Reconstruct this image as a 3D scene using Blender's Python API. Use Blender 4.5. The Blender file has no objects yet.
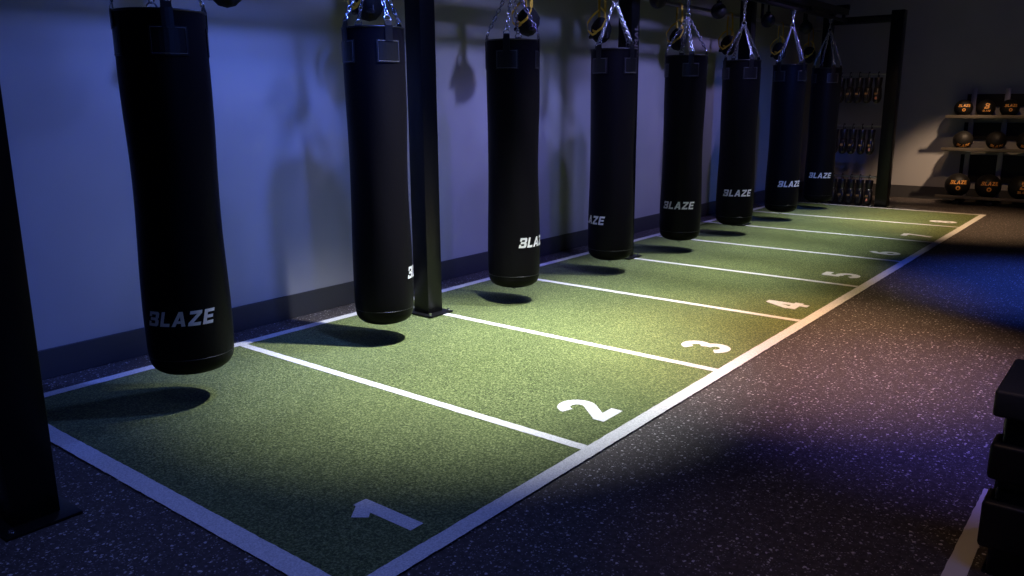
import bpy, bmesh, math, random
from mathutils import Vector, Matrix
random.seed(7)
sc = bpy.context.scene
col = sc.collection
PI = math.pi
R = math.radians

# ------------------------------------------------------------------ materials
def new_mat(name):
    m = bpy.data.materials.new(name); m.use_nodes = True
    nt = m.node_tree
    return m, nt, nt.nodes['Principled BSDF']

def plain(name, c, rough=.5, metal=0., spec=.5, bump=0., bscale=60., coat=0.):
    m, nt, b = new_mat(name)
    b.inputs['Base Color'].default_value = (*c, 1)
    b.inputs['Metallic'].default_value = metal
    b.inputs['Specular IOR Level'].default_value = spec
    b.inputs['Coat Weight'].default_value = coat
    tc = nt.nodes.new('ShaderNodeTexCoord')
    n = nt.nodes.new('ShaderNodeTexNoise'); n.inputs['Scale'].default_value = bscale; n.inputs['Detail'].default_value = 4
    nt.links.new(tc.outputs['Object'], n.inputs['Vector'])
    mr = nt.nodes.new('ShaderNodeMapRange')
    mr.inputs['To Min'].default_value = max(0, rough-.07); mr.inputs['To Max'].default_value = min(1, rough+.07)
    nt.links.new(n.outputs['Fac'], mr.inputs['Value']); nt.links.new(mr.outputs['Result'], b.inputs['Roughness'])
    if bump:
        bp = nt.nodes.new('ShaderNodeBump'); bp.inputs['Strength'].default_value = bump; bp.inputs['Distance'].default_value = .002
        nt.links.new(n.outputs['Fac'], bp.inputs['Height']); nt.links.new(bp.outputs['Normal'], b.inputs['Normal'])
    return m

def ramp(nt, pts):
    r = nt.nodes.new('ShaderNodeValToRGB'); e = r.color_ramp.elements
    while len(e) > 1: e.remove(e[0])
    e[0].position = pts[0][0]; e[0].color = (*pts[0][1], 1)
    for p, c in pts[1:]:
        k = e.new(p); k.color = (*c, 1)
    return r

def wall_mat():
    m, nt, b = new_mat('painted_plaster')
    tc = nt.nodes.new('ShaderNodeTexCoord')
    n = nt.nodes.new('ShaderNodeTexNoise'); n.inputs['Scale'].default_value = .9; n.inputs['Detail'].default_value = 3
    r = ramp(nt, [(.3, (.36, .36, .375)), (.7, (.43, .43, .445))])
    nt.links.new(tc.outputs['Object'], n.inputs['Vector']); nt.links.new(n.outputs['Fac'], r.inputs['Fac'])
    nt.links.new(r.outputs['Color'], b.inputs['Base Color'])
    n2 = nt.nodes.new('ShaderNodeTexNoise'); n2.inputs['Scale'].default_value = 130; n2.inputs['Detail'].default_value = 3
    nt.links.new(tc.outputs['Object'], n2.inputs['Vector'])
    bp = nt.nodes.new('ShaderNodeBump'); bp.inputs['Strength'].default_value = .35; bp.inputs['Distance'].default_value = .002
    nt.links.new(n2.outputs['Fac'], bp.inputs['Height']); nt.links.new(bp.outputs['Normal'], b.inputs['Normal'])
    b.inputs['Roughness'].default_value = .8
    return m

def rubber_floor_mat():
    m, nt, b = new_mat('speckled_rubber')
    L = nt.links.new
    tc = nt.nodes.new('ShaderNodeTexCoord')
    warp = nt.nodes.new('ShaderNodeTexNoise'); warp.inputs['Scale'].default_value = 90; warp.inputs['Detail'].default_value = 1
    L(tc.outputs['Object'], warp.inputs['Vector'])
    vm = nt.nodes.new('ShaderNodeVectorMath'); vm.operation = 'MULTIPLY_ADD'
    vm.inputs[1].default_value = (.012, .012, 0)
    L(warp.outputs['Color'], vm.inputs[0]); L(tc.outputs['Object'], vm.inputs[2])
    base = nt.nodes.new('ShaderNodeTexNoise'); base.inputs['Scale'].default_value = 45; base.inputs['Detail'].default_value = 5
    L(tc.outputs['Object'], base.inputs['Vector'])
    br = ramp(nt, [(.3, (.032, .026, .026)), (.72, (.080, .068, .065))])
    L(base.outputs['Fac'], br.inputs['Fac'])
    prev = br.outputs['Color']
    for scale, radius, keep, c in ((40, .22, .62, (.52, .49, .49)), (66, .25, .60, (.38, .355, .355)), (120, .30, .55, (.22, .205, .205))):
        v = nt.nodes.new('ShaderNodeTexVoronoi'); v.inputs['Scale'].default_value = scale
        v.voronoi_dimensions = '3D'
        L(vm.outputs[0], v.inputs['Vector'])
        lt = nt.nodes.new('ShaderNodeMath'); lt.operation = 'LESS_THAN'; lt.inputs[1].default_value = radius
        L(v.outputs['Distance'], lt.inputs[0])
        sep = nt.nodes.new('ShaderNodeSeparateColor'); L(v.outputs['Color'], sep.inputs[0])
        gt = nt.nodes.new('ShaderNodeMath'); gt.operation = 'GREATER_THAN'; gt.inputs[1].default_value = keep
        L(sep.outputs[0], gt.inputs[0])
        mu = nt.nodes.new('ShaderNodeMath'); mu.operation = 'MULTIPLY'
        L(lt.outputs[0], mu.inputs[0]); L(gt.outputs[0], mu.inputs[1])
        mx = nt.nodes.new('ShaderNodeMix'); mx.data_type = 'RGBA'
        L(mu.outputs[0], mx.inputs['Factor']); L(prev, mx.inputs[6]); mx.inputs[7].default_value = (*c, 1)
        prev = mx.outputs[2]
    L(prev, b.inputs['Base Color'])
    b.inputs['Roughness'].default_value = .62
    b.inputs['Specular IOR Level'].default_value = .35
    bp = nt.nodes.new('ShaderNodeBump'); bp.inputs['Strength'].default_value = .4; bp.inputs['Distance'].default_value = .002
    L(base.outputs['Fac'], bp.inputs['Height']); L(bp.outputs['Normal'], b.inputs['Normal'])
    return m

def turf_mat():
    m, nt, b = new_mat('turf_green')
    L = nt.links.new
    tc = nt.nodes.new('ShaderNodeTexCoord')
    n = nt.nodes.new('ShaderNodeTexNoise'); n.inputs['Scale'].default_value = 105; n.inputs['Detail'].default_value = 4; n.inputs['Roughness'].default_value = .75
    L(tc.outputs['Object'], n.inputs['Vector'])
    r = ramp(nt, [(.34, (.018, .030, .007)), (.5, (.100, .138, .036)), (.66, (.34, .40, .155))])
    L(n.outputs['Fac'], r.inputs['Fac'])
    n2 = nt.nodes.new('ShaderNodeTexNoise'); n2.inputs['Scale'].default_value = 2.2; n2.inputs['Detail'].default_value = 4
    L(tc.outputs['Object'], n2.inputs['Vector'])
    r2 = ramp(nt, [(.3, (.82, .82, .82)), (.7, (1, 1, 1))]); L(n2.outputs['Fac'], r2.inputs['Fac'])
    mx = nt.nodes.new('ShaderNodeMix'); mx.data_type = 'RGBA'; mx.blend_type = 'MULTIPLY'; mx.inputs['Factor'].default_value = 1
    L(r.outputs['Color'], mx.inputs[6]); L(r2.outputs['Color'], mx.inputs[7])
    L(mx.outputs[2], b.inputs['Base Color'])
    b.inputs['Roughness'].default_value = .85; b.inputs['Specular IOR Level'].default_value = .25
    b.inputs['Sheen Weight'].default_value = .12; b.inputs['Sheen Roughness'].default_value = .5
    bp = nt.nodes.new('ShaderNodeBump'); bp.inputs['Strength'].default_value = .9; bp.inputs['Distance'].default_value = .006
    L(n.outputs['Fac'], bp.inputs['Height']); L(bp.outputs['Normal'], b.inputs['Normal'])
    return m

def fibre_line_mat():
    m, nt, b = new_mat('white_turf_fibre')
    L = nt.links.new
    tc = nt.nodes.new('ShaderNodeTexCoord')
    n = nt.nodes.new('ShaderNodeTexNoise'); n.inputs['Scale'].default_value = 170; n.inputs['Detail'].default_value = 3
    L(tc.outputs['Object'], n.inputs['Vector'])
    r = ramp(nt, [(.3, (.50, .50, .50)), (.65, (.76, .76, .76))])
    L(n.outputs['Fac'], r.inputs['Fac']); L(r.outputs['Color'], b.inputs['Base Color'])
    bp = nt.nodes.new('ShaderNodeBump'); bp.inputs['Strength'].default_value = .5; bp.inputs['Distance'].default_value = .004
    L(n.outputs['Fac'], bp.inputs['Height']); L(bp.outputs['Normal'], b.inputs['Normal'])
    b.inputs['Roughness'].default_value = .9; b.inputs['Specular IOR Level'].default_value = .2
    return m

M = dict(
    wall=wall_mat(), floor=rubber_floor_mat(), turf=turf_mat(), line=fibre_line_mat(),
    base=plain('skirting_grey', (.05, .05, .055), .6, bump=.2),
    ceil=plain('ceiling_black', (.03, .03, .032), .9),
    steel=plain('black_powder_coat', (.005, .005, .0055), .34, 0, .3, .2, 90),
    leather=plain('black_vinyl', (.0040, .0036, .0052), .46, 0, .09, .35, 55),
    leather2=plain('black_vinyl_strap', (.006, .006, .007), .38, 0, .4, .3, 90),
    stitch=plain('stitching', (.10, .10, .12), .6),
    chrome=plain('chromed_steel', (.62, .62, .64), .25, 1.),
    logo=plain('white_print', (.72, .72, .73), .55),
    bar=plain('brushed_bar', (.55, .55, .57), .3, 1.),
    yellow=plain('yellow_webbing', (.62, .38, .03), .7, bump=.3, bscale=150),
    rubber=plain('black_rubber', (.011, .010, .010), .5, 0, .3, .2, 80),
    nylon=plain('black_nylon', (.006, .006, .006), .8, spec=.2, bump=.4, bscale=120),
    deck=plain('deck_rubber_lit_top', (.030, .032, .036), .6, bump=.4, bscale=90),  # black rubber lightened: blue light on the top put into its colour
    grey=plain('grey_steel', (.33, .33, .38), .45, .3),
    shelf=plain('shelf_lip_steel', (.14, .12, .10), .45, .4),
    orange=plain('orange_print', (.90, .42, .10), .5),
    glove=plain('glove_leather', (.012, .010, .010), .35, 0, .6, .4, 70),
    gold=plain('gold_print', (.60, .36, .12), .45),
    pink=plain('glove_tip_red', (.75, .28, .16), .45),
    lens=plain('lamp_glass', (.3, .3, .32), .2),
    tape=plain('floor_tape', (.62, .60, .58), .7, bump=.2),
    postink=plain('faded_post_lettering', (.22, .17, .17), .6),
)

# ------------------------------------------------------------------ mesh tools
def finish(name, bm, mat, parent=None, smooth=False, angle=None):
    me = bpy.data.meshes.new(name)
    bm.normal_update(); bm.to_mesh(me); bm.free()
    mats = mat if isinstance(mat, (list, tuple)) else [mat]
    for mm in mats: me.materials.append(mm)
    if smooth:
        for p in me.polygons: p.use_smooth = True
        if angle is not None:
            try: me.set_sharp_from_angle(angle=R(angle))
            except Exception: pass
    o = bpy.data.objects.new(name, me); col.objects.link(o)
    if parent: o.parent = parent
    return o

def add_box(bm, c, s, bevel=0., rot=None, seg=2):
    r = bmesh.ops.create_cube(bm, size=1)
    vs = r['verts']
    bmesh.ops.scale(bm, vec=s, verts=vs)
    if bevel:
        es = list({e for v in vs for e in v.link_edges})
        g = bmesh.ops.bevel(bm, geom=es, offset=bevel, segments=seg, affect='EDGES', profile=.5)
        vs = list({v for f in g['faces'] for v in f.verts} | {v for v in vs if v.is_valid})
    if rot is not None: bmesh.ops.rotate(bm, cent=(0, 0, 0), matrix=rot, verts=vs)
    bmesh.ops.translate(bm, vec=c, verts=vs)
    return vs

def add_tube(bm, pts, r, n=10, cap=True, closed=False, sy=1.):
    pts = [Vector(p) for p in pts]; N = len(pts); rings = []
    prev = None
    for i, p in enumerate(pts):
        if closed: t = pts[(i+1) % N]-pts[i-1]
        else: t = pts[min(i+1, N-1)]-pts[max(i-1, 0)]
        t.normalize()
        if prev is None:
            a = Vector((0, 0, 1)) if abs(t.z) < .9 else Vector((1, 0, 0))
            u = t.cross(a).normalized()
        else:
            u = (prev - t*prev.dot(t)).normalized()
        prev = u; w = t.cross(u)
        rr = r[i] if isinstance(r, (list, tuple)) else r
        rings.append([bm.verts.new(p+(u*math.cos(2*PI*k/n)+w*math.sin(2*PI*k/n)*sy)*rr) for k in range(n)])
    for i in range(N if closed else N-1):
        a, b = rings[i], rings[(i+1) % N]
        for k in range(n): bm.faces.new((a[k], a[(k+1) % n], b[(k+1) % n], b[k]))
    if cap and not closed:
        bm.faces.new(rings[0][::-1]); bm.faces.new(rings[-1])

def add_lathe(bm, prof, n=48, c=(0, 0, 0), wob=None):
    rings = []
    for (r, z) in prof:
        if r < 1e-6: rings.append([bm.verts.new((c[0], c[1], c[2]+z))])
        else:
            rings.append([bm.verts.new((c[0]+r*(1+(wob(2*PI*k/n, z) if wob else 0))*math.cos(2*PI*k/n),
                                        c[1]+r*(1+(wob(2*PI*k/n, z) if wob else 0))*math.sin(2*PI*k/n), c[2]+z)) for k in range(n)])
    for a, b in zip(rings, rings[1:]):
        if len(a) == 1 and len(b) == 1: continue
        for k in range(n):
            k2 = (k+1) % n
            if len(a) == 1: bm.faces.new((a[0], b[k2], b[k]))
            elif len(b) == 1: bm.faces.new((a[k], a[k2], b[0]))
            else: bm.faces.new((a[k], a[k2], b[k2], b[k]))
    bmesh.ops.recalc_face_normals(bm, faces=bm.faces)

def add_link(bm, p, q, r=.0045, w=.011, spin=0.):
    """one oval chain link between p and q"""
    p, q = Vector(p), Vector(q); d = q-p; l = d.length; d.normalize()
    a = Vector((0, 0, 1)) if abs(d.z) < .9 else Vector((1, 0, 0))
    u = d.cross(a).normalized(); v = d.cross(u)
    s = u*math.cos(spin)+v*math.sin(spin)
    m = (p+q)/2; pts = []
    hl = l/2+r-w
    for k in range(6): t = -PI/2+PI*k/5; pts.append(m+d*(hl+w*math.cos(t))+s*(w*math.sin(t)))
    for k in range(6): t = PI/2+PI*k/5; pts.append(m+d*(-hl+w*math.cos(t))+s*(w*math.sin(t)))
    add_tube(bm, pts, r, 6, closed=True)

def add_chain(bm, p, q, pitch=.030, r=.0042, w=.0105):
    p, q = Vector(p), Vector(q); n = max(1, round((q-p).length/pitch))
    for i in range(n): add_link(bm, p.lerp(q, i/n), p.lerp(q, (i+1)/n), r, w, (i % 2)*PI/2)

def tag(o, label, cat, group=None):
    o['label'] = label; o['category'] = cat
    if group: o['group'] = group
    return o

def empty(name, loc, rz=0.):
    o = bpy.data.objects.new(name, None); col.objects.link(o)
    o.empty_display_size = .1; o.location = loc; o.rotation_euler = (0, 0, rz)
    return o

def copy_tree(o, parent=None):
    c = o.copy(); col.objects.link(c)
    if parent: c.parent = parent
    for ch in list(o.children): copy_tree(ch, c)
    return c

def struct(o):
    o['kind'] = 'structure'; return o

# ------------------------------------------------------------------ lettering as flat polygons (unit height)
SH = .22
GLY = {  # convex quads, width, italic shear added later
 'B': ([[(.0, 0), (.62, 0), (.62, .20), (.0, .20)], [(.12, .40), (.60, .40), (.60, .60), (.12, .60)], [(.0, .80), (.62, .80), (.62, 1), (.0, 1)],
        [(.0, 0), (.20, 0), (.20, .34), (.0, .34)], [(.0, .66), (.20, .66), (.20, 1), (.0, 1)],
        [(.50, .0), (.66, .0), (.76, .10), (.50, .5)], [(.76, .10), (.76, .42), (.66, .5), (.50, .5)], [(.50, .5), (.66, .5), (.74, .60), (.74, .90)], [(.50, .5), (.74, .90), (.64, 1), (.50, 1)]], .82),
 'L': ([[(0, 0), (.22, 0), (.22, 1), (0, 1)], [(.22, 0), (.62, 0), (.62, .22), (.22, .22)]], .68),
 'A': ([[(0, 0), (.24, 0), (.52, 1), (.30, 1)], [(.60, 0), (.84, 0), (.54, 1), (.34, 1)], [(.16, .2), (.68, .2), (.64, .38), (.2, .38)]], .90),
 'Z': ([[(0, .78), (.72, .78), (.72, 1), (0, 1)], [(0, 0), (.74, 0), (.74, .22), (0, .22)], [(0, .2), (.28, .2), (.72, .8), (.44, .8)]], .80),
 'E': ([[(0, 0), (.22, 0), (.22, 1), (0, 1)], [(.22, 0), (.66, 0), (.66, .21), (.22, .21)], [(.22, .4), (.6, .4), (.6, .6), (.22, .6)], [(.22, .79), (.66, .79), (.66, 1), (.22, 1)]], .70),
 'P': ([[(0, 0), (.22, 0), (.22, 1), (0, 1)], [(.22, .8), (.6, .8), (.6, 1), (.22, 1)], [(.22, .38), (.6, .38), (.6, .56), (.22, .56)], [(.5, .38), (.72, .48), (.72, .9), (.5, 1)]], .78),
 'R': ([[(0, 0), (.22, 0), (.22, 1), (0, 1)], [(.22, .8), (.6, .8), (.6, 1), (.22, 1)], [(.22, .4), (.6, .4), (.6, .58), (.22, .58)], [(.5, .4), (.72, .5), (.72, .9), (.5, 1)], [(.36, .42), (.52, 0), (.78, 0), (.6, .42)]], .82),
 'I': ([[(0, 0), (.22, 0), (.22, 1), (0, 1)]], .32),
 'M': ([[(0, 0), (.2, 0), (.2, 1), (0, 1)], [(.7, 0), (.9, 0), (.9, 1), (.7, 1)], [(.1, 1), (.2, .7), (.52, .2), (.45, .55)], [(.8, 1), (.45, .55), (.38, .2), (.7, .7)]], 1.0),
}
def text_quads(s, shear=SH, gap=.08):
    x = 0; out = []
    for ch in s:
        if ch == ' ': x += .45; continue
        qs, w = GLY[ch]
        for q in qs: out.append([(px+x+py*shear, py) for px, py in q])
        x += w+gap
    return out, x-gap

def subdivide_quad(q, nx=4):
    # split a quad across its width so it can bend round a cylinder
    (a, b, c, d) = [Vector((*p, 0)) for p in q]; out = []
    for i in range(nx):
        t0, t1 = i/nx, (i+1)/nx
        out.append([a.lerp(b, t0), a.lerp(b, t1), d.lerp(c, t1), d.lerp(c, t0)])
    return out

def curved_text(bm, s, h, rad, z0, ang0, off=.0025):
    quads, w = text_quads(s)
    for q in quads:
        for sub in subdivide_quad(q):
            vs = []
            for p in sub:
                th = ang0+(p.x-w/2)*h/rad
                rr = body_r(th, z0+p.y*h)+off
                vs.append(bm.verts.new((rr*math.cos(th), rr*math.sin(th), z0+p.y*h)))
            try: bm.faces.new(vs)
            except ValueError: pass
    return w*h

def flat_text(bm, s, h, f, shear=SH):
    """f maps (x, y) of the text plane, centred, to 3-D"""
    quads, w = text_quads(s, shear)
    for q in quads: bm.faces.new([bm.verts.new(f((p[0]-w/2)*h, (p[1]-.5)*h)) for p in q])

# ------------------------------------------------------------------ room
WX, WY = -.324, 12.5
def plane_box(name, x0, x1, y0, y1, z0, z1, mat):
    bm = bmesh.new(); add_box(bm, ((x0+x1)/2, (y0+y1)/2, (z0+z1)/2), (x1-x0, y1-y0, z1-z0))
    return struct(finish(name, bm, mat))
plane_box('floor', -.5, 9., -5., 12.7, -.1, 0, M['floor'])
plane_box('wall_left', -.5, WX, -5., 12.7, 0, 3.6, M['wall'])
plane_box('wall_back', WX, 9., WY, 12.7, 0, 3.6, M['wall'])
plane_box('ceiling', -.5, 9., -5., 12.7, 3.6, 3.7, M['ceil'])
bm = bmesh.new(); add_box(bm, (WX+.008, 3.75, .085), (.016, 17.5, .17), .004); struct(finish('baseboard_left', bm, M['base']))
bm = bmesh.new(); add_box(bm, (4.4, WY-.008, .095), (9.2, .016, .19), .004); struct(finish('baseboard_back', bm, M['base']))

# ------------------------------------------------------------------ turf lane with its lines and numbers
TW, TL, BAY = 2.60, 10.80, 1.35
turf = empty('turf_lane', (0, 0, 0))
tag(turf, 'long green artificial turf lane with white lines and eight numbered bays beside the wall', 'turf')
bm = bmesh.new(); add_box(bm, (TW/2, TL/2, .003), (TW+.12, TL+.12, .006)); finish('turf_surface', bm, M['turf'], turf)
def rough_strip(bm, x0, x1, y0, y1, z, seed):
    """a strip of fibres whose long edges are slightly uneven"""
    rnd = random.Random(seed)
    along_y = (y1-y0) > (x1-x0)
    Ln = (y1-y0) if along_y else (x1-x0); n = int(Ln/.03)
    a = []; b = []
    for i in range(n+1):
        t = i/n; j0, j1 = rnd.uniform(-.0016, .0016), rnd.uniform(-.0016, .0016)
        if along_y:
            a.append(bm.verts.new((x0+j0, y0+(y1-y0)*t, z))); b.append(bm.verts.new((x1+j1, y0+(y1-y0)*t, z)))
        else:
            a.append(bm.verts.new((x0+(x1-x0)*t, y1+j0, z))); b.append(bm.verts.new((x0+(x1-x0)*t, y0+j1, z)))
    for i in range(n): bm.faces.new((a[i], b[i], b[i+1], a[i+1]))
for (x0, x1, y0, y1) in ((TW, TW+.075, -.075, TL+.075), (-.06, .015, -.075, TL+.075), (.0, TW, -.075, .01), (.0, TW, TL-.005, TL+.055)):
    bm = bmesh.new(); rough_strip(bm, x0, x1, y0, y1, .0085, x0+y1); finish('border_line', bm, M['line'], turf)
for k in range(1, 8):
    bm = bmesh.new(); rough_strip(bm, .015, TW, k*BAY-.027, k*BAY+.027, .0085, k); finish('bay_line', bm, M['line'], turf)

def arc(cx, cy, rx, ry, a0, a1, n=14):
    return [(cx+rx*math.cos(R(a0+(a1-a0)*i/n)), cy+ry*math.sin(R(a0+(a1-a0)*i/n))) for i in range(n+1)]
# centre lines of the numerals in a box 0..0.62 wide, 0..1 tall (stroke half width .105)
DIG = {
 1: [[(.08, .70), (.34, .90)], [(.34, 1.0), (.34, 0.0)]],
 2: [arc(.31, .68, .22, .215, 170, -40)+[(.10, .105)], [(.03, .105), (.60, .105)]],
 3: [arc(.29, .70, .20, .195, 160, -85), arc(.30, .305, .22, .20, 85, -160)],
 4: [[(.46, 1.0), (.46, 0.0)], [(.42, .93), (.06, .32)], [(.0, .27), (.66, .27)]],
 5: [[(.56, .895), (.14, .895)], [(.15, .97), (.12, .50)], arc(.30, .33, .225, .225, 130, -155)],
 6: [arc(.31, .31, .205, .205, 0, 360), arc(.56, .33, .455, .58, 178, 112)],
 7: [[(.02, .895), (.60, .895)], [(.55, .93), (.24, 0.0)]],
 8: [arc(.31, .72, .165, .175, 0, 360), arc(.31, .29, .205, .195, 0, 360)],
}
def stroke(bm, pts, hw, f):
    pts = [Vector(p) for p in pts]; n = len(pts)
    closed = (pts[0]-pts[-1]).length < 1e-4
    Ls = []; Rs = []
    for i, p in enumerate(pts):
        if closed: t = pts[(i+1) % n if i < n-1 else 1]-pts[i-1 if i > 0 else n-2]
        else: t = pts[min(i+1, n-1)]-pts[max(i-1, 0)]
        t.normalize(); nn = Vector((-t.y, t.x))
        s = hw
        Ls.append(bm.verts.new(f(*(p+nn*s)))); Rs.append(bm.verts.new(f(*(p-nn*s))))
    for i in range(n-1):
        try: bm.faces.new((Ls[i], Rs[i], Rs[i+1], Ls[i+1]))
        except ValueError: pass
H = .31
for k in range(1, 9):
    yc = (k-1)*BAY+.392; bm = bmesh.new()
    for q, st in enumerate(DIG[k]):
        # figure's top points to the wall (-X); its right side points along +Y
        stroke(bm, st, .105, lambda u, v, q=q: (2.508-v*H, yc+(u-.31)*H, .0085+q*.0004))
    bmesh.ops.recalc_face_normals(bm, faces=bm.faces)
    if sum(f.normal.z for f in bm.faces) < 0: bmesh.ops.reverse_faces(bm, faces=bm.faces)
    finish('number', bm, M['line'], turf)

# single tape line on the rubber at the right
bm = bmesh.new(); rough_strip(bm, 4.055, 4.12, -.8, 2.0, .0015, 99)
tag(finish('floor_line', bm, M['tape']), 'pale tape line on the speckled rubber floor beside the black step stack', 'floor marking')

# ------------------------------------------------------------------ rig
PX = .373; PS = .145
BASE_P = dict()
def make_post(x, y, h, name='rig_post', s=PS):
    r = empty(name, (x, y, 0))
    bm = bmesh.new(); add_box(bm, (0, 0, .012+h/2), (s, s, h-.012), .006); finish('upright', bm, M['steel'], r, True, 30)
    bm = bmesh.new(); add_box(bm, (0, 0, .0155), (s+.13, s+.09, .010), .003); finish('base_plate', bm, M['steel'], r, True, 30)
    for sx in (-1, 1):
        for sy in (-1, 1):
            bm = bmesh.new(); add_lathe(bm, [(0, .0), (.013, 0), (.013, .006), (.009, .007), (.009, .018), (0, .018)], 8)
            b = finish('bolt', bm, M['chrome'], r); b.location = (sx*(s/2+.038), sy*(s/2+.022), .0205)
    return r
mid = [('second', 2.66), ('third', 5.41), ('fourth', 8.13)]
txt = {2.66: 'tall black rig post on the turf between the second and third punching bags',
       5.41: 'tall black rig post with upright lettering behind the fourth punching bag',
       8.13: 'tall black rig post mostly hidden behind the sixth punching bag'}
for _, y in mid:
    p = make_post(PX, y, 2.680); tag(p, txt[y], 'post', 'upright posts of the bag rig')
    if y == 5.41:
        bm = bmesh.new()
        flat_text(bm, 'PRIMAL', .062, lambda a, b: (PS/2+.0012, -b+.012, 2.02+a*1.12), 0)
        o = finish('lettering', bm, M['postink'], p); o['label'] = 'pale upright lettering'

def end_frame(y, label, big_x, big_y):
    r = empty('end_frame', (0, y, 0)); tag(r, label, 'rig frame')
    for x, s in ((PX, .13), (big_x, .165)):
        bm = bmesh.new(); add_box(bm, (x, 0, 1.356), (s, s, 2.69), .006); finish('upright', bm, M['steel'], r, True, 30)
        bm = bmesh.new(); add_box(bm, (x, 0, .006), (s+.14, s+.10, .012), .003); finish('base_plate', bm, M['steel'], r, True, 30)
        for sx in (-1, 1):
            bm = bmesh.new(); add_lathe(bm, [(0, 0), (.013, 0), (.013, .006), (.009, .007), (.009, .018), (0, .018)], 8)
            b = finish('bolt', bm, M['chrome'], r); b.location = (x+sx*(s/2+.04), -s/2-.02, .012)
    bm = bmesh.new(); add_box(bm, ((PX+big_x)/2, 0, 2.60), (big_x-PX-.15, .08, .10), .005); finish('top_crossbar', bm, M['steel'], r, True, 30)
    for z in (1.86, 1.14, .42):
        bm = bmesh.new(); add_tube(bm, [(PX+.06, 0, z), (big_x-.08, 0, z)], .016, 12); finish('hanging_bar', bm, M['bar'], r, True, 50)
    return r
FY = 11.02
end_frame(FY, 'black far end frame of the rig holding three rows of hung gloves', 1.315, FY)
end_frame(-.42, 'huge dark near end frame of the rig cut off by left picture edge', 1.28, -.42)

# long rails on top of the posts
rig = empty('overhead_rig', (0, 0, 0)); tag(rig, 'black overhead rail frame joining the tops of the posts above the bags', 'rig')
bm = bmesh.new(); add_box(bm, (PX, 5.30, 2.765), (.12, 11.7, .12), .005); finish('main_beam', bm, M['steel'], rig, True, 30)
bm = bmesh.new(); add_box(bm, (.64, 5.30, 2.71), (.08, 11.2, .08), .005); finish('bag_beam', bm, M['steel'], rig, True, 30)
bm = bmesh.new(); add_box(bm, (.64, 5.30, 2.595), (.05, 11.2, .035), .004); finish('shadow_rail', bm, M['steel'], rig, True, 30)  # thin rail added to cast the lower shadow band on the wall
for y in (-.2, 1.35, 2.70, 4.05, 5.40, 6.75, 8.10, 9.45, 10.8):
    bm = bmesh.new(); add_box(bm, (.64, y, 2.641), (.03, .06, .066), .002); finish('shadow_rail_hanger', bm, M['steel'], rig, True, 30)  # plates tying the added rail to the beam
for y in (-.30, 2.80, 5.55, 8.27, 10.9):
    bm = bmesh.new(); add_box(bm, (.53, y, 2.775), (.30, .07, .07), .004); finish('cross_arm', bm, M['steel'], rig, True, 30)
bm = bmesh.new(); add_tube(bm, [(.27, -.4, 2.475), (.27, 11.0, 2.475)], .019, 14); o = finish('pull_up_bar', bm, M['bar'], rig, True, 50)
o['label'] = 'thin silver bar'
for y in (.5, 3.35, 6.2, 8.8, 10.3):
    bm = bmesh.new(); add_box(bm, (.27, y, 2.62), (.03, .03, .26), .003); add_box(bm, (.31, y, 2.765), (.11, .03, .05), .003); finish('bar_bracket', bm, M['steel'], rig, True, 30)

def ball_grip():
    r = empty('ball_grip', (0, 0, 0))
    bm = bmesh.new(); add_lathe(bm, [(0, -.085)]+[(.085*math.cos(R(a)), .085*math.sin(R(a))) for a in range(-75, 76, 15)]+[(0, .085)], 24)
    finish('ball', bm, M['rubber'], r, True)
    bm = bmesh.new(); add_lathe(bm, [(0, .07), (.028, .07), (.028, .10), (.012, .105), (.012, .249), (.0, .249)], 16); finish('mounting_stem', bm, M['steel'], r, True, 40)
    return r
names = ['first', 'second', 'third', 'fourth', 'fifth', 'sixth', 'seventh', 'eighth']
gy = [5.86, 7.22, 8.62, 9.95, 4.45, 3.1]
glab = ['round black ball grip under the rail, just left of the fifth bag chains',
        'round black ball grip under the rail, between fifth and sixth bag chains',
        'round black ball grip under the rail, between sixth and seventh bag chains',
        'round black ball grip under the rail, between seventh and eighth bag chains']
b0 = None
for y, l in zip(gy, glab):
    g = b0 = ball_grip() if b0 is None else copy_tree(b0)
    g.location = (.42, y, 2.455); tag(g, l, 'grip', 'ball grips along the rail')

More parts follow.
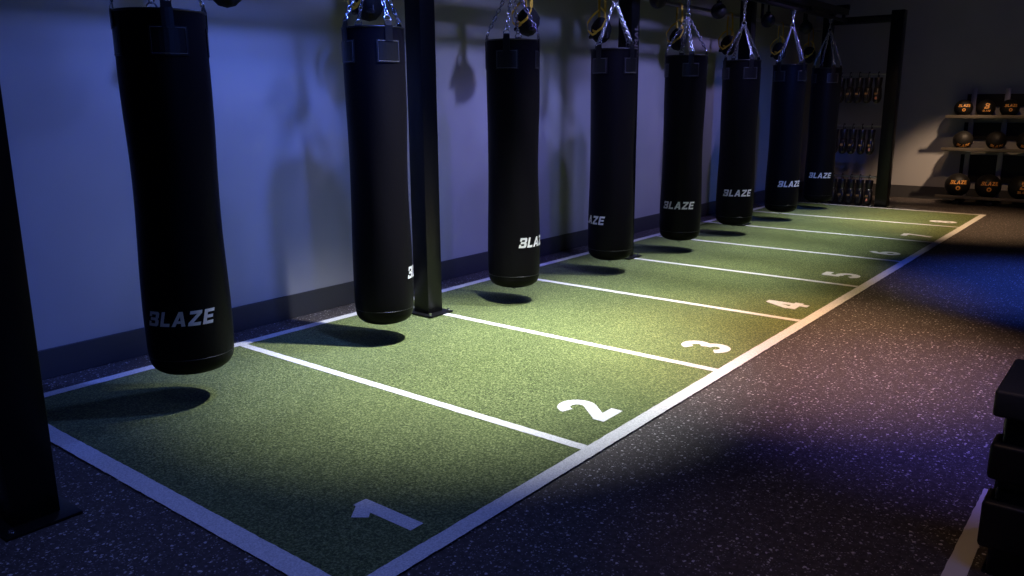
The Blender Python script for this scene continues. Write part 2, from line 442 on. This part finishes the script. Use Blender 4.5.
# ------------------------------------------------------------------ suspension trainers
def trainer(long=0.):
    r = empty('suspension_trainer', (0, 0, 0))          # origin on the bar's axis
    zb = -.25-long
    bm = bmesh.new()
    # flat yellow strap: loops over the bar and narrows to a buckle
    def ribbon(pts, w, th=.003, ax=Vector((1, 0, 0))):
        prev = None
        P = [Vector(p) for p in pts]
        rows = []
        for i, p in enumerate(P):
            t = (P[min(i+1, len(P)-1)]-P[max(i-1, 0)]).normalized()
            n = t.cross(ax).normalized()
            rows.append([bm.verts.new(p+ax*w/2+n*th/2), bm.verts.new(p-ax*w/2+n*th/2), bm.verts.new(p-ax*w/2-n*th/2), bm.verts.new(p+ax*w/2-n*th/2)])
        for a, b in zip(rows, rows[1:]):
            for k in range(4): bm.faces.new((a[k], a[(k+1) % 4], b[(k+1) % 4], b[k]))
        bm.faces.new(rows[0][::-1]); bm.faces.new(rows[-1])
    over = [(0, .026*math.cos(R(a)), .026*math.sin(R(a))) for a in range(0, 181, 20)]
    ribbon([(0, .030, zb)]+[(0, .036, zb*.5)]+over+[(0, -.030, zb*.5), (0, -.026, zb)], .038)
    # loose yellow loops of gathered strap
    for s, dz in ((.05, 0), (-.048, -.02)):
        ribbon([(.03, s*.2, zb+.10+dz), (.05, s*1.3, zb+.06+dz), (.088, s*2.0, zb-.01+dz), (.112, s*1.5, zb-.08+dz), (.118, s*.4, zb-.115+dz), (.116, -s*.4, zb-.10+dz)], .022, .004, Vector((.5, .2, .8)).normalized())
    finish('hanging_strap', bm, M['yellow'], r)['label'] = 'yellow webbing strap'
    bm = bmesh.new()
    prof = [(0, 0), (.035, .0), (.066, -.03), (.092, -.08), (.098, -.13), (.082, -.18), (.045, -.215), (0, -.228)]
    add_lathe(bm, prof, 20, (0, 0, zb+.02), lambda a, z: .13*math.sin(3*a+z*9)+.07*math.sin(7*a+z*50)-.12*math.sin(a)**2)
    finish('gathered_straps', bm, M['nylon'], r, True)
    for s in (-1, 1):
        bm = bmesh.new()
        y0 = s*.045
        add_tube(bm, [(.05, y0-.05, zb-.15), (.05, y0+.05, zb-.15)], .016, 10)
        add_tube(bm, [(.05, y0-.05, zb-.15), (.03, y0-.02, zb-.06), (.03, y0+.02, zb-.06), (.05, y0+.05, zb-.15)], .006, 6)
        finish('handle', bm, M['rubber'], r, True, 50)
    return r
ty = [1.26, 2.30, 4.00, 5.10, 6.60, 7.86, 9.45, 10.60]
tl = ['black and yellow suspension trainer hanging just right of the first punching bag',
      'dark suspension trainer hanging beside the second punching bag by the rig post',
      'yellow strapped suspension trainer hanging right behind the third bag chains',
      'suspension trainer with orange yellow strap behind the fourth bag chains',
      'black teardrop suspension trainer on a short yellow strap behind the fifth bag chains',
      'suspension trainer with yellow strap hanging left of the sixth bag chains',
      'suspension trainer with broad yellow strap hanging left of the seventh bag chains',
      'suspension trainer with long curved yellow strap left of the eighth bag chains']
t0 = None
for y, l in zip(ty, tl):
    t = t0 = trainer() if t0 is None else copy_tree(t0)
    t.location = (.27, y, 2.475); tag(t, l, 'suspension trainer', 'suspension trainers hung from the silver bar')
    t.rotation_euler = (0, 0, -PI/2)

# ------------------------------------------------------------------ punching bags
ZT, ZB, RB = 1.935, .12, .197
def body_r(a, z):
    t = (z-ZB-.07)/(ZT-ZB-.12)
    r = RB+.004*math.sin(t*2.6*PI)+.003*math.sin(t*9+1)-.004*t
    return r*(1+wobble(a, z))
def wobble(a, z):
    return .010*math.sin(2*a+z*2.1)*math.sin(z*3+a)+.006*math.sin(5*a+z*7)*(1 if z < ZT-.06 else .3)
def make_bag():
    r = empty('punching_bag', (0, 0, 0))
    ln = ZT-ZB
    bm = bmesh.new()
    prof = [(0, ZB+.004), (.08, ZB), (.125, ZB+.005), (.155, ZB+.016), (.178, ZB+.034), (.191, ZB+.056), (RB-.001, ZB+.078)]
    nseg = 30
    for i in range(1, nseg):
        t = (i+.3)/nseg if i < nseg-1 else i/nseg; z = ZB+.07+(ln-.12)*t
        prof.append((RB+.004*math.sin(t*2.6*PI)+.003*math.sin(t*9+1)-.004*t, z))
    prof += [(.196, ZT-.05), (.197, ZT-.02), (.199, ZT-.004), (.198, ZT), (.190, ZT+.001), (.187, ZT-.008), (.182, ZT-.022), (.08, ZT-.028), (0, ZT-.028)]
    add_lathe(bm, prof, 64, wob=wobble)
    finish('bag_body', bm, M['leather'], r, True, 50)
    # piping at the top rim and a seam near the base
    bm = bmesh.new(); add_tube(bm, [(.197*math.cos(2*PI*k/48), .197*math.sin(2*PI*k/48), ZT-.004) for k in range(48)], .0055, 8, closed=True)
    finish('rim_piping', bm, M['leather2'], r, True)
    bm = bmesh.new(); add_tube(bm, [(.199*math.cos(2*PI*k/48), .199*math.sin(2*PI*k/48), ZB+.10) for k in range(48)], .0022, 6, closed=True)
    finish('base_seam', bm, M['leather2'], r, True)
    return r

def bent_patch(bm, ang, rad, w, z0, z1, th=.004, n=6, shape=None):
    rows = []
    for i in range(n+1):
        a = ang+(i/n-.5)*w/rad
        rows.append([bm.verts.new((rr*math.cos(a), rr*math.sin(a), z)) for rr, z in ((rad, z0), (rad+th, z0), (rad+th, z1), (rad, z1))])
    for a, b in zip(rows, rows[1:]):
        for k in range(4): bm.faces.new((a[k], b[k], b[(k+1) % 4], a[(k+1) % 4]))
    bm.faces.new(rows[0]); bm.faces.new(rows[-1][::-1])

def bag_details(r, a0, apex):
    """straps, rings and chains at 90 degree steps starting at angle a0"""
    for k in range(4):
        a = a0+k*PI/2; ca, sa = math.cos(a), math.sin(a)
        bm = bmesh.new()
        bent_patch(bm, a, .1965, .165, ZT-.205, ZT-.075, .0045, 8)
        bent_patch(bm, a, .1985, .050, ZT-.085, ZT+.004, .0055, 3)
        # the strap folds over the rim and up through the ring
        v = []
        for (rr, z) in ((.203, ZT+.004), (.196, ZT+.030), (.190, ZT+.030), (.186, ZT-.020)):
            v.append([bm.verts.new((rr*ca-s*.0225*sa, rr*sa+s*.0225*ca, z)) for s in (-1, 1)])
        for p, q in zip(v, v[1:]): bm.faces.new((p[0], p[1], q[1], q[0]))
        bmesh.ops.recalc_face_normals(bm, faces=bm.faces)
        st = finish('hanging_strap', bm, M['leather2'], r, False)
        bm = bmesh.new()
        R2 = .2028
        fr = [(-.075, ZT-.197), (.075, ZT-.197), (.075, ZT-.083), (-.075, ZT-.083)]
        for (p, q) in zip(fr, fr[1:]+fr[:1]):
            add_tube(bm, [(R2*math.cos(a+(p[0]+(q[0]-p[0])*t)/R2), R2*math.sin(a+(p[0]+(q[0]-p[0])*t)/R2), p[1]+(q[1]-p[1])*t) for t in (0, .25, .5, .75, 1)], .0013, 4)
        finish('stitching', bm, M['stitch'], st)
        bm = bmesh.new(); c = Vector((.193*ca, .193*sa, ZT+.034)); tv = Vector((-sa, ca, 0))
        inw = (Vector((-ca, -sa, 0))*.35+Vector((0, 0, 1))).normalized()
        pts = [c+tv*(.024*math.cos(R(t)))+inw*(.030*math.sin(R(t))) for t in range(0, 181, 20)]
        add_tube(bm, pts, .0042, 8, closed=True); finish('ring', bm, M['chrome'], r, True)
        top = Vector((.012*ca, .012*sa, apex))
        bm = bmesh.new(); add_chain(bm, c+inw*.030, top); finish('chain', bm, M['chrome'], r, True)
    bm = bmesh.new()
    pts = [(.024*math.cos(R(t)), 0, apex+.016+.024*math.sin(R(t))) for t in range(0, 360, 24)]
    add_tube(bm, pts, .005, 8, closed=True)
    add_lathe(bm, [(0, apex+.036), (.012, apex+.036), (.015, apex+.046), (.015, apex+.07), (.010, apex+.08), (0, apex+.08)], 12)
    finish('swivel', bm, M['chrome'], r, True, 50)
    bm = bmesh.new(); add_chain(bm, (0, 0, apex+.075), (0, 0, 2.548), .036, .0052, .013); finish('top_chain', bm, M['chrome'], r, True)
    bm = bmesh.new()
    pts = [(.020*math.cos(R(t)), 0, 2.546+.022*math.sin(R(t))) for t in range(0, 360, 24)]
    add_tube(bm, pts, .006, 8, closed=True); add_box(bm, (0, 0, 2.5705), (.07, .05, .012), .002)
    finish('beam_hook', bm, M['chrome'], r, True, 50)
    bm = bmesh.new(); pts = [(.020*math.cos(R(t)), 0, ZB-.002+.020*math.sin(R(t))-.006) for t in range(0, 360, 24)]
    add_tube(bm, pts, .0028, 6, closed=True); finish('base_ring', bm, M['chrome'], r, True)

#        x    y     logo offset from the camera direction, scale of radius, lean, label
CAM = Vector((4.4473, -1.4777))
bags = [(.64, .650, -13, 1.04, 'biggest nearest black punching bag at left, BLAZE reading across its front low down'),
        (.64, 1.99, 97, .93, 'second black punching bag, left of the tall rig post, only its B L showing'),
        (.64, 3.33, 55, .98, 'third black punching bag, right of the rig post, last letters of BLAZE turned away'),
        (.64, 4.72, -62, .99, 'fourth black punching bag, in front of the lettered post, only A Z E showing'),
        (.64, 6.06, -8, 1.02, 'fifth black punching bag from the left with whole BLAZE centred near its base'),
        (.64, 7.40, 7, 1.03, 'sixth black punching bag from the left, hiding a rig post, BLAZE near its base'),
        (.64, 8.86, 30, 1.02, 'seventh black punching bag from the left with BLAZE turned slightly right'),
        (.64, 10.27, 3, .98, 'farthest narrow black punching bag beside the glove rack, last of the row')]
apexes = [2.31, 2.31, 2.31, 2.31, 2.29, 2.31, 2.38, 2.42]
zb_of = [.168, .132, .130, .126, .124, .124, .112, .105]
for (x, y, lo, rs, lab), ap, zb in zip(bags, apexes, zb_of):
    ZB = zb; ZT = 1.935-(.012 if y < 1 else 0)
    b = make_bag()
    az = math.atan2(CAM.y-y, CAM.x-x)+R(lo)
    bag_details(b, az-R(68), ap)
    bm = bmesh.new(); curved_text(bm, 'BLAZE', .074, .2005, (.445, .425, .45, .455, .455, .46, .445, .45)[[q[1] for q in bags].index(y)], az)
    finish('logo', bm, M['logo'], b)['label'] = 'white BLAZE lettering'
    b.location = (x, y, 0); b.scale = (rs, rs, 1)
    tag(b, lab, 'punching bag', 'row of hanging punching bags')

# ------------------------------------------------------------------ boxing gloves on the far frame
def loft(bm, secs, n=16):
    rings = []
    for (c, u, v, ru, rv) in secs:
        c, u, v = Vector(c), Vector(u), Vector(v)
        rings.append([bm.verts.new(c+u*ru*math.cos(2*PI*k/n)+v*rv*math.sin(2*PI*k/n)) for k in range(n)])
    for a, b in zip(rings, rings[1:]):
        for k in range(n): bm.faces.new((a[k], a[(k+1) % n], b[(k+1) % n], b[k]))
    bm.faces.new(rings[0][::-1]); bm.faces.new(rings[-1])
    bmesh.ops.recalc_face_normals(bm, faces=bm.faces)
def make_glove():
    r = empty('boxing_glove', (0, 0, 0))        # hangs from its cuff, fist down
    X, Y = (1, 0, 0), (0, 1, 0)
    bm = bmesh.new()
    loft(bm, [((0, 0, -.11), X, Y, .048, .036), ((0, 0, -.15), X, Y, .060, .048), ((0, .002, -.20), X, Y, .062, .056),
              ((0, -.004, -.25), X, Y, .066, .064), ((0, -.014, -.29), X, Y, .060, .060), ((0, -.022, -.315), X, Y, .045, .045), ((0, -.026, -.328), X, Y, .018, .020)])
    finish('fist', bm, M['glove'], r, True)
    bm = bmesh.new()
    loft(bm, [((0, 0, 0), X, Y, .058, .042), ((0, 0, -.01), X, Y, .062, .046), ((0, 0, -.08), X, Y, .054, .042), ((0, 0, -.115), X, Y, .049, .038)])
    finish('cuff', bm, M['glove'], r, True, 50)
    bm = bmesh.new(); add_tube(bm, [(.030, -.025, -.14), (.040, -.048, -.18), (.042, -.062, -.22), (.034, -.068, -.255), (.026, -.066, -.275)], [.018, .024, .026, .022, .012], 10)
    finish('thumb', bm, M['glove'], r, True)
    bm = bmesh.new(); add_tube(bm, [(0, -.024, -.005), (0, -.029, .045), (0, -.021, .066), (0, 0, .074), (0, .021, .066), (0, .029, .045), (0, .024, -.005)], .005, 6); finish('hanging_loop', bm, M['nylon'], r, True)
    bm = bmesh.new()
    for (cx, cz, w, h) in ((0, -.205, .058, .026), (0, -.240, .040, .018)):
        for i in range(5):
            x0 = cx-w/2+w*i/5
            bm.faces.new([bm.verts.new(p) for p in ((x0+.001, -.0605, cz-h/2), (x0+w/5-.003, -.0605, cz-h/2), (x0+w/5-.001, -.062, cz+h/2), (x0+.003, -.062, cz+h/2))])
    finish('print', bm, M['gold'], r)
    return r
g0 = make_glove(); first = True; ends = []
for row, (z, n, x1, nm) in enumerate(((1.86, 5, 1.12, 'top'), (1.14, 5, 1.09, 'middle'), (.42, 5, 1.12, 'bottom'))):
    pos = ['rightmost', 'second from the right', 'third from the right', 'fourth from the right', 'fifth from the right', 'sixth from the right']
    for i in range(n):
        g = g0 if first else copy_tree(g0); first = False
        g.location = (x1-i*.127, FY, z-.045*1.08); g.rotation_euler = (R(random.uniform(-1, 1)), R(random.uniform(-1, 1)), R(random.uniform(-6, 6)))
        g.scale = (.91, 1.1, 1.08)
        tag(g, 'black boxing glove hanging %s on the %s bar of the far frame' % (pos[i], nm), 'boxing glove', 'boxing gloves hung on the far frame')
        if i == 0: ends.append(g)
for g in ends:
            bm = bmesh.new(); loft(bm, [((0, -.060, -.262), (1, 0, 0), (0, 0, 1), .022, .024), ((0, -.074, -.264), (1, 0, 0), (0, 0, 1), .018, .019), ((0, -.080, -.266), (1, 0, 0), (0, 0, 1), .006, .006)], 12)
            finish('tip_patch', bm, M['pink'], g, True)['label'] = 'orange red patch'

# ------------------------------------------------------------------ medicine ball rack
rk = empty('ball_rack', (2.0, 12.25, 0)); tag(rk, 'dark three-tier rack with pale uprights against the back wall holding medicine balls', 'rack')
RX0, RX1 = 1.87, 4.4
def par(o): o.parent = rk; o.location = (-rk.location.x, -rk.location.y, 0); return o
tiers = [(11.93, .105, .0), (12.02, .79, 0), (12.08, 1.255, 0)]
for (yf, z, _) in tiers:
    bm = bmesh.new(); add_box(bm, ((RX0+RX1)/2, yf+.19, z-.012), (RX1-RX0, .40, .014), .003); s = par(finish('shelf', bm, M['rubber'], None, True, 30))
    bm = bmesh.new(); add_box(bm, ((RX0+RX1)/2-.02, yf-.012, z+.006), (RX1-RX0+.06, .014, .045), .003); l = finish('shelf_lip', bm, M['shelf'], None, True, 30); l.parent = s
for (z0, z1, yb) in ((1.40, 1.58, 12.468), (.92, 1.17, 12.468), (.30, .70, 12.468)):
    bm = bmesh.new(); add_box(bm, ((RX0+RX1)/2+.08, yb, (z0+z1)/2), (RX1-RX0-.12, .012, z1-z0), .003); par(finish('back_panel', bm, M['rubber'], None, True, 30))
for x in (2.10, 2.53, 3.30, 4.1):
    bm = bmesh.new(); add_box(bm, (x, 12.450, .83), (.07, .02, 1.66), .003, Matrix.Rotation(0, 3, 'X')); par(finish('upright', bm, M['grey'], None, True, 30))
    bm = bmesh.new(); add_box(bm, (x, 12.20, .03), (.08, .52, .06), .004); par(finish('foot', bm, M['steel'], None, True, 30))

def med_ball(rad, kind):
    r = empty('medicine_ball', (0, 0, 0))
    bm = bmesh.new(); bmesh.ops.create_uvsphere(bm, u_segments=32, v_segments=20, radius=rad)
    for v in bm.verts:                      # shallow seams between the panels
        a = math.atan2(v.co.y, v.co.x); k = abs(((a/(PI/4)) % 1)-.5)*2
        if k > .9: v.co *= .985
    finish('ball', bm, M['rubber'], r, True)
    bm = bmesh.new(); rr = rad+.002
    def f(a, b, dz=0):                       # wraps the print on the ball's front (-Y side)
        th, ph = a/rad, (b+dz)/rad
        return (rr*math.sin(th)*math.cos(ph), -rr*math.cos(th)*math.cos(ph), rr*math.sin(ph))
    if kind == 'emblem':
        flat_text(bm, 'B', .105, lambda a, b: f(a, b, .03))
        finish('emblem', bm, M['orange'], r); bm = bmesh.new(); flat_text(bm, 'BLAZE', .034, lambda a, b: f(a, b, -.062))
    else:
        flat_text(bm, 'BLAZE', .052, lambda a, b: f(a, b, .038))
        finish('lettering', bm, M['orange'], r); bm = bmesh.new()
        n = 18
        ring = [[bm.verts.new(f(q*math.cos(2*PI*k/n), q*math.sin(2*PI*k/n), -.045)) for k in range(n)] for q in (.014, .031)]
        for k in range(n): bm.faces.new((ring[0][k], ring[1][k], ring[1][(k+1) % n], ring[0][(k+1) % n]))
    finish('print', bm, M['orange'], r)
    return r
proto_b = {}
def place_ball(x, y, z, rad, kind, lab, rot):
    if kind not in proto_b: b = proto_b[kind] = med_ball(.165, kind)
    else: b = copy_tree(proto_b[kind])
    b.location = (x, y, z+rad+.0); b.rotation_euler = rot; b.scale = (rad/.165,)*3
    tag(b, lab, 'medicine ball', 'medicine balls on the rack')
face = R(14)
pos = ['leftmost', 'second from the left', 'third from the left']
for t, (yf, z, _) in enumerate(tiers[::-1]):
    nm = ['top', 'middle', 'bottom'][t]
    xs = [(2.01, 2.30, 2.60), (2.06, 2.49, 2.87), (2.07, 2.47, 2.89)][t]
    rad = [.125, .135, .172][t]
    for i, x in enumerate(xs):
        kind = 'emblem' if (t, i) in ((0, 1), (2, 2)) else 'word'
        rx = [R(-6), R(48), R(-4)][t]
        place_ball(x, yf+.175, z-.005+.002, rad, kind, 'black medicine ball %s on the rack\'s %s shelf%s' % (pos[i], nm, ', with large orange emblem' if kind == 'emblem' else ''), (rx, 0, face))

# ------------------------------------------------------------------ stack of step decks at the right edge
st = empty('step_stack', (4.632, 1.62, 0)); tag(st, 'stacked black aerobic step cut off by the right picture edge beside the tape line', 'exercise step')
def deck_layer(name, x0, x1, y0, y1, z0, z1, bev, mat=M['rubber']):
    bm = bmesh.new(); add_box(bm, ((x0+x1)/2-4.62, (y0+y1)/2-1.62, (z0+z1)/2), (x1-x0, y1-y0, z1-z0), bev, seg=3)
    return finish(name, bm, mat, st, True, 40)
deck_layer('top_deck', 4.118, 5.08, 1.29, 1.70, .545, .632, .012, M['deck'])
deck_layer('upper_riser', 4.150, 5.05, 1.33, 1.67, .30, .548, .012)
deck_layer('lower_riser', 4.150, 5.05, 1.33, 1.67, .0, .302, .012)
for (z0, z1, dx, y0, y1) in ((.335, .455, .028, 1.30, 1.42), (.335, .455, .028, 1.57, 1.69), (.10, .26, .030, 1.30, 1.43), (.10, .26, .030, 1.56, 1.69)):
    deck_layer('riser_foot', 4.150-dx, 4.26, y0, y1, z0, z1, .014)

# ------------------------------------------------------------------ lamps
def spot(name, loc, aim, color, power, size=60, blend=.6, rad=.06, fixture=False):
    l = bpy.data.lights.new(name, 'SPOT'); l.color = color; l.energy = power
    l.spot_size = R(size); l.spot_blend = blend; l.shadow_soft_size = rad
    o = bpy.data.objects.new(name, l); col.objects.link(o); o.location = loc
    d = Vector(aim)-Vector(loc); o.rotation_euler = d.to_track_quat('-Z', 'Y').to_euler()
    return o
def area(name, loc, aim, color, power, sx, sy):
    l = bpy.data.lights.new(name, 'AREA'); l.shape = 'RECTANGLE'; l.size = sx; l.size_y = sy; l.color = color; l.energy = power
    o = bpy.data.objects.new(name, l); col.objects.link(o); o.location = loc
    d = Vector(aim)-Vector(loc); o.rotation_euler = d.to_track_quat('-Z', 'Y').to_euler()
    return o
COOL = (.95, .98, 1.); BLUE = (.10, .22, 1.); VIO = (.32, .34, 1.); WARM = (1., .62, .32)
LZ = 3.45
# white spots pooling on the turf
spot('turf_spot', (1.80, 2.45, LZ), (1.36, 2.12, 0), COOL, 1500, 59, 1., .04)
for k, y in enumerate((3.75, 5.10, 6.45, 7.80, 9.15, 10.3)):
    spot('turf_spot', (1.65, y, LZ), (1.30, y-.35, 0), COOL, (760, 560, 480, 440, 420, 330)[k], 46, 1., .04)
# blue and violet washes on the wall
spot('wall_wash', (1.80, 1.75, 3.3), (-.3, 1.3, .7), (.12, .21, 1.), 235, 70, .9, .07)
spot('wall_wash', (1.45, 2.70, 3.3), (-.3, 1.9, .8), (.17, .25, 1.), 85, 74, .9, .07)
spot('wall_wash', (1.05, 2.26, 3.3), (-.3, .9, .8), (.12, .22, 1.), 75, 88, .8, .07)
spot('wall_wash', (1.80, 4.30, 3.3), (-.3, 4.0, .7), (.35, .38, 1.), 180, 70, .9, .07)
spot('wall_wash', (1.45, 5.40, 3.3), (-.3, 5.0, .8), (.27, .32, 1.), 90, 74, .9, .07)
spot('wall_wash', (1.80, 6.90, 3.3), (-.3, 6.6, .7), (.33, .33, 1.), 200, 70, .9, .07)
spot('wall_wash', (1.45, 8.6, 3.3), (-.3, 8.5, .9), (.42, .34, 1.), 80, 74, .9, .04)
spot('wall_wash', (3.2, 8.0, 3.3), (2.2, 12.5, 1.6), (.34, .26, 1.), 9, 60, 1., .10)  # added faint violet fill for the back wall
# blue spots that catch the bags
spot('bag_spot', (3.0, 6.2, 3.3), (.64, 9.2, 1.2), (.05, .16, 1.), 330, 40, 1., .06)
spot('bag_spot', (2.1, 1.2, 3.3), (.64, 2.2, 1.6), (.05, .14, 1.), 170, 34, 1., .06)
spot('bag_spot', (2.6, 3.2, 3.3), (.64, 4.0, 1.4), (.16, .12, 1.), 160, 40, 1., .06)
# warm pools on the rubber and the back wall
spot('warm_spot', (3.0, 3.5, LZ), (2.75, 3.5, 0), (1., .58, .32), 880, 54, 1., .06)
spot('warm_spot', (2.9, 5.6, LZ), (2.3, 5.2, 0), (1., .72, .32), 150, 50, 1., .06)
spot('warm_spot', (2.6, 9.4, LZ), (2.5, 9.9, 0), WARM, 560, 60, 1., .06)
spot('warm_spot', (3.4, 10.4, 3.3), (1.42, 12.5, .12), (1., .66, .40), 620, 23, 1., .08)
spot('warm_spot', (2.7, 9.4, 3.0), (2.5, 12.2, .7), (1., .60, .28), 80, 32, .9, .05)
spot('warm_spot', (1.6, 9.0, 2.9), (.85, 11.0, .9), (1., .60, .30), 30, 44, .9, .05)  # small warm lamp added to brighten the hung gloves
spot('warm_spot', (3.6, .4, LZ), (4.0, 1.1, 0), (1., .60, .32), 45, 38, 1., .05)
# blue pools on the aisle
spot('blue_spot', (4.0, 6.6, LZ), (4.05, 6.4, 0), (.05, .13, 1.), 850, 54, 1., .06)
spot('blue_spot', (4.9, 2.5, LZ), (3.8, 2.9, 0), (.24, .18, 1.), 480, 44, 1., .04)
spot('blue_spot', (2.3, -.6, LZ), (2.2, .05, 0), (.22, .30, 1.), 125, 60, 1., .06)
# area lamp added to give the bags a faint blue sheen
area('bag_sheen_fill', (5.0, .6, 2.7), (.6, 4.5, 1.0), (.08, .20, 1.), 11, .9, 1.6)

w = bpy.data.worlds.new('dark_room'); sc.world = w; w.use_nodes = True
bg = w.node_tree.nodes['Background']; bg.inputs[0].default_value = (.25, .28, .6, 1); bg.inputs[1].default_value = .008

# ------------------------------------------------------------------ camera
cam = bpy.data.cameras.new('camera'); cam.sensor_width = 36; cam.lens = 816.19*36/1024; cam.clip_start = .05
co = bpy.data.objects.new('camera', cam); col.objects.link(co)
r2 = Vector((.7832332504, .6216984740, -.0060566356)); u2 = Vector((-.1330068718, .1770659884, .9751701430)); fw = Vector((-.6073342140, .7629801067, -.2213741389))
mt = Matrix((r2, u2, -fw)).transposed().to_4x4(); mt.translation = (4.447338936, -1.477733624, 1.497105642)
co.matrix_world = mt
sc.camera = co
sc.view_settings.view_transform = 'Standard'
sc.view_settings.look = 'None'
sc.view_settings.exposure = 0.; sc.view_settings.gamma = 1.
sc.cycles.use_denoising = True
sc.cycles.max_bounces = 6
